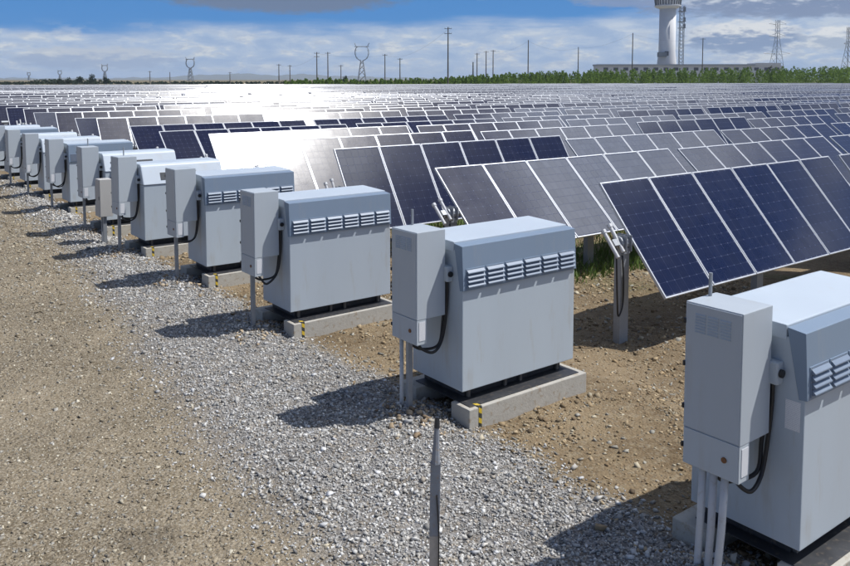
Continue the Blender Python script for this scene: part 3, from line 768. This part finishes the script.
# ------------------------------------------------------------------ grass between the rows
q, bs = new_mat('grass_green')
geo = q.n('ShaderNodeNewGeometry')
q.put(bs.inputs['Base Color'], q.mix(q.noise(geo.outputs['Position'], 2.5, 4), (.07, .14, .02), (.15, .22, .045))); bs.inputs['Roughness'].default_value = .7
def blades(name, pts, hgt_, wid, mat, label, cat):
    n = len(pts); z0 = height(pts[:, 0], pts[:, 1]) if hgt_.max() < 2 else np.full(n, FIELD_Z)
    a = rng.uniform(0, 6.28, n); ln = rng.normal(0, .35, (n, 2))*hgt_[:, None]
    P = np.stack([pts[:, 0], pts[:, 1], z0-.02], -1); d = np.stack([np.cos(a), np.sin(a), 0*a], -1)*wid[:, None]
    T = P + np.stack([ln[:, 0], ln[:, 1], hgt_], -1); Mi = P + np.stack([ln[:, 0]*.35, ln[:, 1]*.35, hgt_*.6], -1)
    V = np.stack([P-d, P+d, Mi+d*.7, Mi-d*.7, T], 1)
    me = bpy.data.meshes.new(name); me.vertices.add(n*5); me.vertices.foreach_set('co', V.reshape(-1).astype(np.float32))
    q4 = np.array([(0, 1, 2, 3)])[None] + (np.arange(n)*5)[:, None, None]; t3 = np.array([(3, 2, 4)])[None] + (np.arange(n)*5)[:, None, None]
    lv = np.concatenate([q4.reshape(n, 4), t3.reshape(n, 3)], 1).reshape(-1)
    me.loops.add(n*7); me.loops.foreach_set('vertex_index', lv.astype(np.int32)); me.polygons.add(n*2)
    ls = np.stack([np.arange(n)*7, np.arange(n)*7+4], -1).reshape(-1); me.polygons.foreach_set('loop_start', ls.astype(np.int32))
    try: me.polygons.foreach_set('loop_total', np.tile(np.array([4, 3], np.int32), n))
    except Exception: pass
    me.update(calc_edges=True); me.validate(); me.materials.append(M[mat])
    o = bpy.data.objects.new(name, me); C.objects.link(o); tag(o, label, cat, kind='stuff'); return o
p = np.stack([rng.uniform(8.8, 18, 60000), rng.uniform(8.6, 24, 60000)], -1)
dn = wob(p[:, 0], p[:, 1], .9, 2.) + .6*(p[:, 0] > 10) - .1 + .8*np.exp(-((p[:, 1]-9.4)/.9)**2)*(p[:, 0] > 9.3)
p = p[rng.uniform(-.6, 1.2, len(p)) < dn][:32000]
blades('grass', p, rng.uniform(.06, .28, len(p)), rng.uniform(.006, .014, len(p)), 'grass_green', 'green grass growing under the solar tables', 'grass')

# ------------------------------------------------------------------ far belt of trees
for nm, c0, c1 in (('leaf_belt', (.10, .185, .027), (.19, .275, .055)), ('leaf_dark', (.020, .036, .018), (.045, .065, .028))):
    q, bs = new_mat(nm); geo = q.n('ShaderNodeNewGeometry')
    q.put(bs.inputs['Base Color'], q.mix(q.noise(geo.outputs['Position'], .45, 5, .7), c0, c1)); bs.inputs['Roughness'].default_value = .75
    bs.inputs['Specular IOR Level'].default_value = .25
    tr = q.n('ShaderNodeBsdfTranslucent'); q.t.links.new(bs.inputs['Base Color'].links[0].from_socket, tr.inputs[0]); ms = q.n('ShaderNodeMixShader'); ms.inputs[0].default_value = .45
    q.t.links.new(bs.outputs[0], ms.inputs[1]); q.t.links.new(tr.outputs[0], ms.inputs[2]); q.t.links.new(ms.outputs[0], q.t.nodes['Material Output'].inputs['Surface'])
def ray(u, v, dist):                                  # point at a horizontal distance along a line of sight
    d = _fw + _rt*(u-425)/F - _up*(v-CY)/F; d = d/np.linalg.norm(d[:2])
    return np.array([d[0]*dist, d[1]*dist, CAM_H + d[2]*dist])
def crown_leaves(cx, cy, z0, h, rad, n, lean=0):
    t = rng.uniform(0, 1, n)**.8; a = rng.uniform(0, 6.28, n)
    prof = rad*np.clip(np.minimum(t*3.5+.25, 1)*(1.05-t)**.7, .05, 1)
    rr = prof*np.sqrt(rng.uniform(.15, 1, n))
    return np.stack([cx+rr*np.cos(a), cy+rr*np.sin(a), z0+.08*h+t*h*.92], -1)
def leaf_mesh(P, s):
    n = len(P); A = rng.normal(0, 1, (n, 3)); A /= np.linalg.norm(A, axis=1)[:, None]
    B = rng.normal(0, 1, (n, 3)); B -= A*(A*B).sum(1)[:, None]; B /= np.linalg.norm(B, axis=1)[:, None]
    A = A*s[:, None]; B = B*s[:, None]*.6
    return np.stack([P-A, P-B, P+A, P+B], 1)
def leaf_obj(name, V, mat, parent=None):
    n = len(V); me = bpy.data.meshes.new(name); me.vertices.add(n*4); me.vertices.foreach_set('co', V.reshape(-1).astype(np.float32))
    fill_quads(me, np.arange(n*4).reshape(n, 4)); me.materials.append(M[mat])
    o = bpy.data.objects.new(name, me); C.objects.link(o); o.parent = parent; return o
parts = []
for i in range(1000):
    u = rng.uniform(285, 885); dist = rng.uniform(345, 392)
    dist = dist-345 + 245 + (u-285)*.17
    g_ = ray(u, 79, dist); vt = np.interp(u, [285, 330, 360, 430, 470, 520, 600, 850], [80, 77.5, 79.2, 77.6, 75.5, 72.6, 70.6, 68.8])
    top = CAM_H - FIELD_Z + (79-vt)/F*dist*1.04
    h = top*rng.choice([rng.uniform(.72, .98), rng.uniform(.95, 1.13)], p=[.75, .25])
    parts.append(crown_leaves(g_[0], g_[1], FIELD_Z-.3, h, h*rng.uniform(.15, .24)+.5, 110))
P = np.concatenate(parts)
o = leaf_obj('tree_belt', leaf_mesh(P, rng.uniform(.18, .40, len(P))), 'leaf_belt'); tag(o, 'dense belt of young green trees along the far edge of the field', 'trees', kind='stuff')
# dark scrub line on the left skyline
parts = []
for i in range(420):
    u = rng.uniform(-60, 300); dist = rng.uniform(520, 640); g_ = ray(u, 79, dist)
    h = rng.uniform(.8, 2.0)*(1.0 if u < 30 or u > 110 else 1.8)
    parts.append(crown_leaves(g_[0], g_[1], FIELD_Z-.3, h, h*1.1, 26))
P = np.concatenate(parts)
o = leaf_obj('scrub', leaf_mesh(P, rng.uniform(.4, .9, len(P))), 'leaf_dark'); tag(o, 'low dark line of scrub on the skyline beyond the panels', 'scrub', kind='stuff')
# single dark trees that stand out
def lone_tree(u, dist, h, rad, label, mat='leaf_dark', n=420):
    g_ = ray(u, 79, dist); r = empty('tree', (g_[0], g_[1], FIELD_Z-.2), label, 'tree', 'single dark trees on the skyline')
    G().tube([(0, 0, 0), (.1, .05, h*.35), (0, .1, h*.8)], [.16, .11, .04], 6).build('trunk', 'wood_pole', r)
    cl = []
    for j in range(7):
        a = random.uniform(0, 6.28); t = random.uniform(.35, .85); rr = rad*random.uniform(.3, .75)*(1.15-t)
        c = np.array([math.cos(a)*rr, math.sin(a)*rr, h*t]); d = rng.normal(0, 1, (n//7, 3)); d /= np.linalg.norm(d, axis=1)[:, None]
        cl.append(c + d*(rad*.5*rng.uniform(.3, 1, (n//7, 1))))
    leaf_obj('crown', leaf_mesh(np.concatenate(cl), rng.uniform(.2, .45, (n//7)*7)), mat, r)
for u, h, rad, lb in ((60, 5.2, 2.6, 'dark round tree on the skyline, outermost of the tree clump'), (68, 6.2, 3.0, 'dark round tree in the skyline clump, second from its outer end'), (80, 7.4, 3.4, 'dark round tree in the skyline clump, third from its outer end'), (92, 8.2, 3.6, 'tallest dark round tree in the skyline clump'), (106, 6.4, 3.0, 'dark round tree at the inner end of the skyline clump')):
    lone_tree(u, 500, h*.74, rad*.85, lb)
lone_tree(769, 415, 11.0, 2.6, 'dark round-headed tree rising behind the tree belt near the lattice pylon')
lone_tree(345, 400, 5.6, 2.0, 'dark bush at the start of the tree belt below the ring-headed pylon')

# ------------------------------------------------------------------ poles and pylons
def utility_pole(u, vtop, dist, label, arms=1, rad=.16):
    g_ = ray(u, 79, dist); top = ray(u, vtop, dist)[2]; h = top-FIELD_Z+.3
    r = empty('utility_pole', (g_[0], g_[1], FIELD_Z-.3), label, 'pole', 'utility poles on the skyline', rz=-YAW)
    G().tube([(0, 0, 0), (0, 0, h)], [rad*1.25, rad*.8], 8).build('pole', 'wood_pole', r)
    for i in range(arms):
        z = h-.5-i*1.5
        G().box(-1.1, 1.1, -.08, .08, z-.07, z+.07).build('crossarm', 'wood_pole', r)
        for x in (-1.0, 0.45, 1.0): G().tube([(x, 0, z+.06), (x, 0, z+.38)], [.06, .04], 6).build('insulator', 'steel_far', r)
for u, v, d_, arms, lb in (
    (279, 64, 420, 1, 'short utility pole left of the paired tall poles, nearer the tree clump'),
    (290, 65, 420, 1, 'short utility pole just beside another short pole, below the hills'),
    (317, 52, 340, 2, 'tall utility pole with two crossarms, first of a close pair'),
    (328, 52, 340, 1, 'tall utility pole with one crossarm, second of a close pair'),
    (341, 65, 430, 1, 'short utility pole between the close pair and the ring-headed pylon'),
    (385, 54, 360, 1, 'utility pole just beside the ring-headed pylon, above low trees'),
    (400, 58, 360, 1, 'shorter utility pole beside another pole, next to the ring-headed pylon'),
    (448, 27, 250, 2, 'tallest utility pole, with two crossarms, at the start of the tree belt'),
    (473, 62, 380, 0, 'short thick bare post close to two crossarmed poles'),
    (477, 53, 380, 1, 'utility pole beside the short thick post'),
    (486, 51, 380, 1, 'utility pole with crossarm, first of a narrow pair above the tree belt'),
    (493, 50, 380, 1, 'utility pole with crossarm, second of a narrow pair above the tree belt'),
    (528, 40, 330, 0, 'tall bare pole rising from the tree belt'),
    (578, 47, 400, 0, 'bare pole rising from the tree belt between the tall bare pole and the building'),
    (632, 33, 350, 0, 'bare pole rising behind the long white building'),
    (702, 38, 400, 1, 'utility pole between the white tower and the lattice pylon'),
    (230, 72, 520, 1, 'small far utility pole in front of the blue hills'),
    (150, 71, 560, 1, 'small far utility pole beside the smaller ring-headed pylon'),
    (170, 72, 560, 0, 'small bare far pole near the smaller ring-headed pylon')):
    utility_pole(u, v, d_, lb, arms, .30 if u == 473 else .15+.0002*d_)
def ring_pylon(u, vtop, dist, label):                # cat-head lattice pylon
    g_ = ray(u, 79, dist); h = ray(u, vtop, dist)[2]-FIELD_Z+.3
    r = empty('ring_pylon', (g_[0], g_[1], FIELD_Z-.3), label, 'pylon', 'ring-headed pylons', rz=-YAW)
    s = h/34.; w_ = .28*max(1, dist/700)
    g = G()
    for sx in (-1, 1):
        for sy in (-1, 1): g.bar((sx*3.6*s, sy*3.6*s, 0), (sx*1.0*s, sy*1.0*s, 19*s), w_)
    zs = [0, 6, 11, 15, 19]; ws = [3.6, 2.78, 2.09, 1.55, 1.0]
    for i in range(4):
        for sy in (-1, 1):
            for sx in (-1, 1): g.bar((-sx*ws[i]*s, sy*ws[i]*s, zs[i]*s), (sx*ws[i+1]*s, sy*ws[i+1]*s, zs[i+1]*s), w_*.6)
    g.build('mast', 'steel_far', r)
    g = G(); ring = [(-1, 18.5), (-4.6, 21), (-5.9, 24.5), (-5.7, 28), (-4.4, 31), (4.4, 31), (5.7, 28), (5.9, 24.5), (4.6, 21), (1, 18.5)]
    for (a, c_), (d, e) in zip(ring, ring[1:]):
        for sy in (-.5, .5): g.bar((a*s, sy*s, c_*s), (d*s, sy*s, e*s), w_*1.1)
    for (a, c_) in ring: g.bar((a*.80*s, 0, (c_-25.5)*.82*s+25.5*s), (a*s, 0, c_*s), w_*.6)
    g.bar((-6.4*s, 0, 31*s), (6.4*s, 0, 31*s), w_)
    for sx in (-1, 1): g.bar((sx*4.6*s, 0, 30.5*s), (sx*6.3*s, 0, 34*s), w_)
    g.build('ring_head', 'steel_far', r)
ring_pylon(362, 43, 900, 'large ring-headed lattice pylon rising between utility poles')
ring_pylon(190.5, 57, 1400, 'smaller ring-headed lattice pylon farther off')
ring_pylon(105, 64, 2000, 'tiny ring-headed lattice pylon behind the clump of dark trees')
ring_pylon(60, 70, 2600, 'tiniest ring-headed lattice pylon, faint on the skyline at the outer end of the tree clump')
ring_pylon(29, 72, 2800, 'faint tiny ring-headed lattice pylon beyond the clump of dark trees')
def arm_pylon(u, vtop, dist, label, top_w, arms):
    g_ = ray(u, 79, dist); h = ray(u, vtop, dist)[2]-FIELD_Z+.3
    r = empty('lattice_pylon', (g_[0], g_[1], FIELD_Z-.3), label, 'pylon', 'lattice pylons by the tower', rz=-YAW+.35)
    w_ = .16*dist/600; g = G(); b0, b1 = h*.105, h*.022
    ws = lambda t: b0+(b1-b0)*min(1, t/.72)
    ts = [0, .16, .30, .42, .52, .61, .69, .77, .85, .93, 1]
    for t0, t1 in zip(ts, ts[1:]):
        for sx in (-1, 1):
            for sy in (-1, 1):
                g.bar((sx*ws(t0), sy*ws(t0), t0*h), (sx*ws(t1), sy*ws(t1), t1*h), w_)
            g.bar((-sx*ws(t0), -ws(t0), t0*h), (sx*ws(t1), -ws(t1), t1*h), w_*.6); g.bar((-sx*ws(t0), ws(t0), t0*h), (sx*ws(t1), ws(t1), t1*h), w_*.6)
            g.bar((sx*ws(t0), -ws(t0), t0*h), (sx*ws(t1), ws(t1), t1*h), w_*.6)
    g.build('mast', 'steel_far', r)
    for t, wd in arms:
        g = G()
        for sx in (-1, 1):
            for sy in (-1, 1): g.bar((sx*b1, sy*b1, t*h), (sx*wd*h, 0, (t+.012)*h), w_); 
            g.bar((sx*b1, 0, (t+.05)*h), (sx*wd*h, 0, (t+.014)*h), w_*.8)
        g.build('crossarm', 'steel_far', r)
arm_pylon(776, 20, 640, 'tall lattice pylon with three tiers of arms near the white tower', .1, [(.93, .17), (.74, .16), (.47, .26)])
arm_pylon(847, 27, 640, 'lattice pylon with a narrow top at the outer end of the tree belt', .1, [(.70, .10), (.92, .05)])

def power_line(a, c_, label, n=1, rad=.018, gap=1.9, drop=.4):
    A, B = Vector(a), Vector(c_); g = G(); side = Vector((math.cos(YAW), -math.sin(YAW), 0))
    span = (B-A).length; pts = [A + (B-A)*t - Vector((0, 0, 1))*(span*.03*4*t*(1-t)) for t in [i_/14 for i_ in range(15)]]
    o_ = g.tube([p_ for p_ in pts], rad, 5).build('power_line', 'black_rubber'); tag(o_, label, 'wire', 'power lines between the poles')
def tip(u, v, dist): return ray(u, v, dist)
for (u0, v0, d0), (u1, v1, d1), lb in (
    ((317, 53.5, 340), (385, 55.5, 360), 'thin wire sagging from the close pole pair to the pole by the ring-headed pylon'),
    ((385, 55.5, 360), (448, 29, 250), 'thin wire rising to the tallest utility pole from the pole by the ring pylon'),
    ((493, 51.5, 380), (528, 41, 330), 'thin wire from the narrow pole pair to the tall bare pole'),
    ((528, 41, 330), (578, 48, 400), 'thin wire between the tall bare pole and the next bare pole'),
    ((578, 48, 400), (632, 34, 350), 'thin wire running to the bare pole behind the white building'),
    ((632, 34, 350), (702, 39, 400), 'thin wire passing in front of the white tower'),
    ((279, 65, 420), (317, 55, 340), 'thin wire from the short pole to the close pole pair')):
    power_line(tip(u0, v0, d0), tip(u1, v1, d1), lb)

# ------------------------------------------------------------------ control tower, mast and long building
TD = 520.
pt = ray(666.3, 79, TD); mpx = TD*math.hypot(1, 0)/F*1.045
r = empty('control_tower', (pt[0], pt[1], FIELD_Z-.3), 'round white tower with a dark-ribbed flared head above the tree belt', 'tower', rz=-YAW)
def lathe(g, prof, n=28, mi=0):
    vs = [(rr*math.cos(2*math.pi*j/n), rr*math.sin(2*math.pi*j/n), z) for rr, z in prof for j in range(n)]
    fs = [(i*n+j, i*n+(j+1) % n, (i+1)*n+(j+1) % n, (i+1)*n+j) for i in range(len(prof)-1) for j in range(n)]
    fs += [tuple(range(n-1, -1, -1)), tuple((len(prof)-1)*n+j for j in range(n))]
    return g.add(vs, fs, mi)
zt = lambda v: ray(667.5, v, TD)[2]-FIELD_Z+.3
rad = 7.3*mpx
g = lathe(G(), [(rad*1.25, 0), (rad*1.15, zt(62)), (rad*1.02, zt(52)), (rad, zt(8.5))]); g.build('shaft', 'white_render', r, smooth=True)
g = lathe(G(), [(rad*1.02, zt(9)), (rad*1.6, zt(6.8)), (rad*1.63, zt(5.8)), (rad*1.48, zt(5.5)), (rad*1.62, zt(-3)), (rad*1.70, zt(-4))]); g.build('collar', 'white_render', r)
for j in range(28):
    a = 2*math.pi*j/28; g = G(); mt = Matrix.Rotation(a, 4, 'Z'); z0_, z1_ = zt(5.2), zt(-2.5)
    g.add([mt @ Vector(p_) for p_ in ((rad*1.48, -.25, z0_), (rad*1.48, .25, z0_), (rad*1.62, .25, z1_), (rad*1.62, -.25, z1_), (rad*1.56, -.25, z0_), (rad*1.56, .25, z0_), (rad*1.69, .25, z1_), (rad*1.69, -.25, z1_))],
          [(0, 1, 2, 3), (7, 6, 5, 4), (0, 4, 5, 1), (1, 5, 6, 2), (2, 6, 7, 3), (3, 7, 4, 0)]); g.build('rib', 'tower_dark', r)
g = lathe(G(), [(rad*1.45, zt(-4)), (rad*1.75, zt(-13)), (rad*1.75, zt(-13.5))]); g.build('cab_glass', 'tower_dark', r)
g = lathe(G(), [(rad*1.85, zt(-13.4)), (rad*1.85, zt(-15)), (rad*1.2, zt(-16.5))]); g.build('roof', 'white_render', r)
g = G(); g.box(-rad*1.35, -rad*.4, -rad*1.35, -rad*.5, zt(57), zt(52.5)); g.build('balcony', 'steel_far', r)
g = G(); g.box(-rad*.55, -rad*.1, -rad*1.07, -rad*.9, zt(56), zt(51.5)); g.build('door', 'tower_dark', r)
# lattice mast beside it
pt2 = ray(680.5, 79, TD-6); hm = ray(680.5, 6, TD-6)[2]-FIELD_Z+.3
r = empty('radio_mast', (pt2[0], pt2[1], FIELD_Z-.3), 'slim lattice radio mast standing close against the white tower', 'mast', rz=-YAW)
g = G(); wv = 1.15
nseg = 22
for i in range(nseg):
    z0_, z1_ = hm*i/nseg, hm*(i+1)/nseg
    for sx, sy in ((-1, -1), (1, -1), (1, 1), (-1, 1)):
        g.bar((sx*wv, sy*wv, z0_), (sx*wv, sy*wv, z1_), .16)
    g.bar((-wv, -wv, z0_), (wv, -wv, z1_), .11); g.bar((wv, -wv, z0_), (wv, wv, z1_), .11); g.bar((wv, wv, z0_), (-wv, wv, z1_), .11); g.bar((-wv, wv, z0_), (-wv, -wv, z1_), .11)
g.build('lattice', 'steel_far', r)
for zf in (.72, .80, .93):
    g = G(); g.box(-1.9, 1.9, -1.9, 1.9, hm*zf, hm*zf+.3); g.box(.6, 1.7, -1.8, -1.2, hm*zf+.3, hm*zf+2.6); g.build('antenna_platform', 'steel_far', r)
# long low building
B0, B1 = ray(598, 79, 470), ray(783, 79, 500); BL = math.hypot(*(B1-B0)[:2]); ang = math.atan2(*(B1-B0)[:2][::-1])
r = empty('long_building', (B0[0], B0[1], FIELD_Z-.3), 'long low white flat-roofed building behind the tree belt', 'building', rz=ang)
hb = ray(690, 65.8, 485)[2]-FIELD_Z+.3
G().box(0, BL, 0, 14, 0, hb).build('wall', 'white_render', r)
G().box(-.5, BL*.845, -.6, 14.5, hb+.003, hb+.9).build('roof', 'roof_far', r)
G().box(BL*.85, BL*.985, -.4, 13, hb+.003, hb+1.6).build('parapet', 'white_render', r)
for i in range(18):
    x = 3+i*(BL-8)/17
    wdw = G().box(x, x+2.6, -.06, .03, hb-2.7, hb-1.0).build('window', 'tower_dark', r)

# ------------------------------------------------------------------ hills far behind
def hills(name, dist, pts, label, seed):
    rs = np.random.default_rng(seed); us = np.arange(-260, 520, 3.0); tops = np.interp(us, [p_[0] for p_ in pts], [p_[1] for p_ in pts])
    tops = tops + .35*np.sin(us*.11+seed) + .3*np.sin(us*.37+seed*2) + rs.normal(0, .12, len(us))
    V = []; 
    for u, v in zip(us, tops):
        f_ = ray(u, 79, dist); t_ = ray(u, v, dist*1.15); b_ = ray(u, 79, dist*1.35)
        m_ = ray(u, (v+79)/2+.3*math.sin(u*.5), dist*1.06)
        V += [(f_[0], f_[1], -3), tuple(m_), tuple(t_), (b_[0], b_[1], -3)]
    V = np.array(V, float); n = len(us)
    idx = np.arange(n*4).reshape(n, 4); qd = np.concatenate([np.stack([idx[:-1, i], idx[1:, i], idx[1:, i+1], idx[:-1, i+1]], -1) for i in range(3)])
    me = bpy.data.meshes.new(name); me.vertices.add(n*4); me.vertices.foreach_set('co', V.reshape(-1).astype(np.float32)); fill_quads(me, qd)
    me.materials.append(M['hill_soil']); me.polygons.foreach_set('use_smooth', [True]*len(me.polygons))
    o = bpy.data.objects.new(name, me); C.objects.link(o); tag(o, label, 'hills', kind='structure')
hills('hills', 5200, [(-260, 77), (100, 78.2), (170, 77), (205, 74.6), (245, 73.6), (275, 75), (305, 74.2), (330, 75.5), (360, 76.5), (420, 78), (520, 79)], 'low bare hills on the far horizon', 3)

# ------------------------------------------------------------------ air
HAZE = 1.1e-4
if HAZE:
    q, bs = new_mat('haze_air'); tn = q.t; tn.nodes.remove(bs)
    pv_ = q.n('ShaderNodeVolumePrincipled'); pv_.inputs['Color'].default_value = (.68, .82, 1, 1); pv_.inputs['Density'].default_value = HAZE
    tn.links.new(pv_.outputs[0], tn.nodes['Material Output'].inputs['Volume'])
    o = G().box(-8000, 11000, -900, 11500, -6, 90).build('haze', 'haze_air'); tag(o, 'thin haze over the plain', 'haze', kind='stuff')
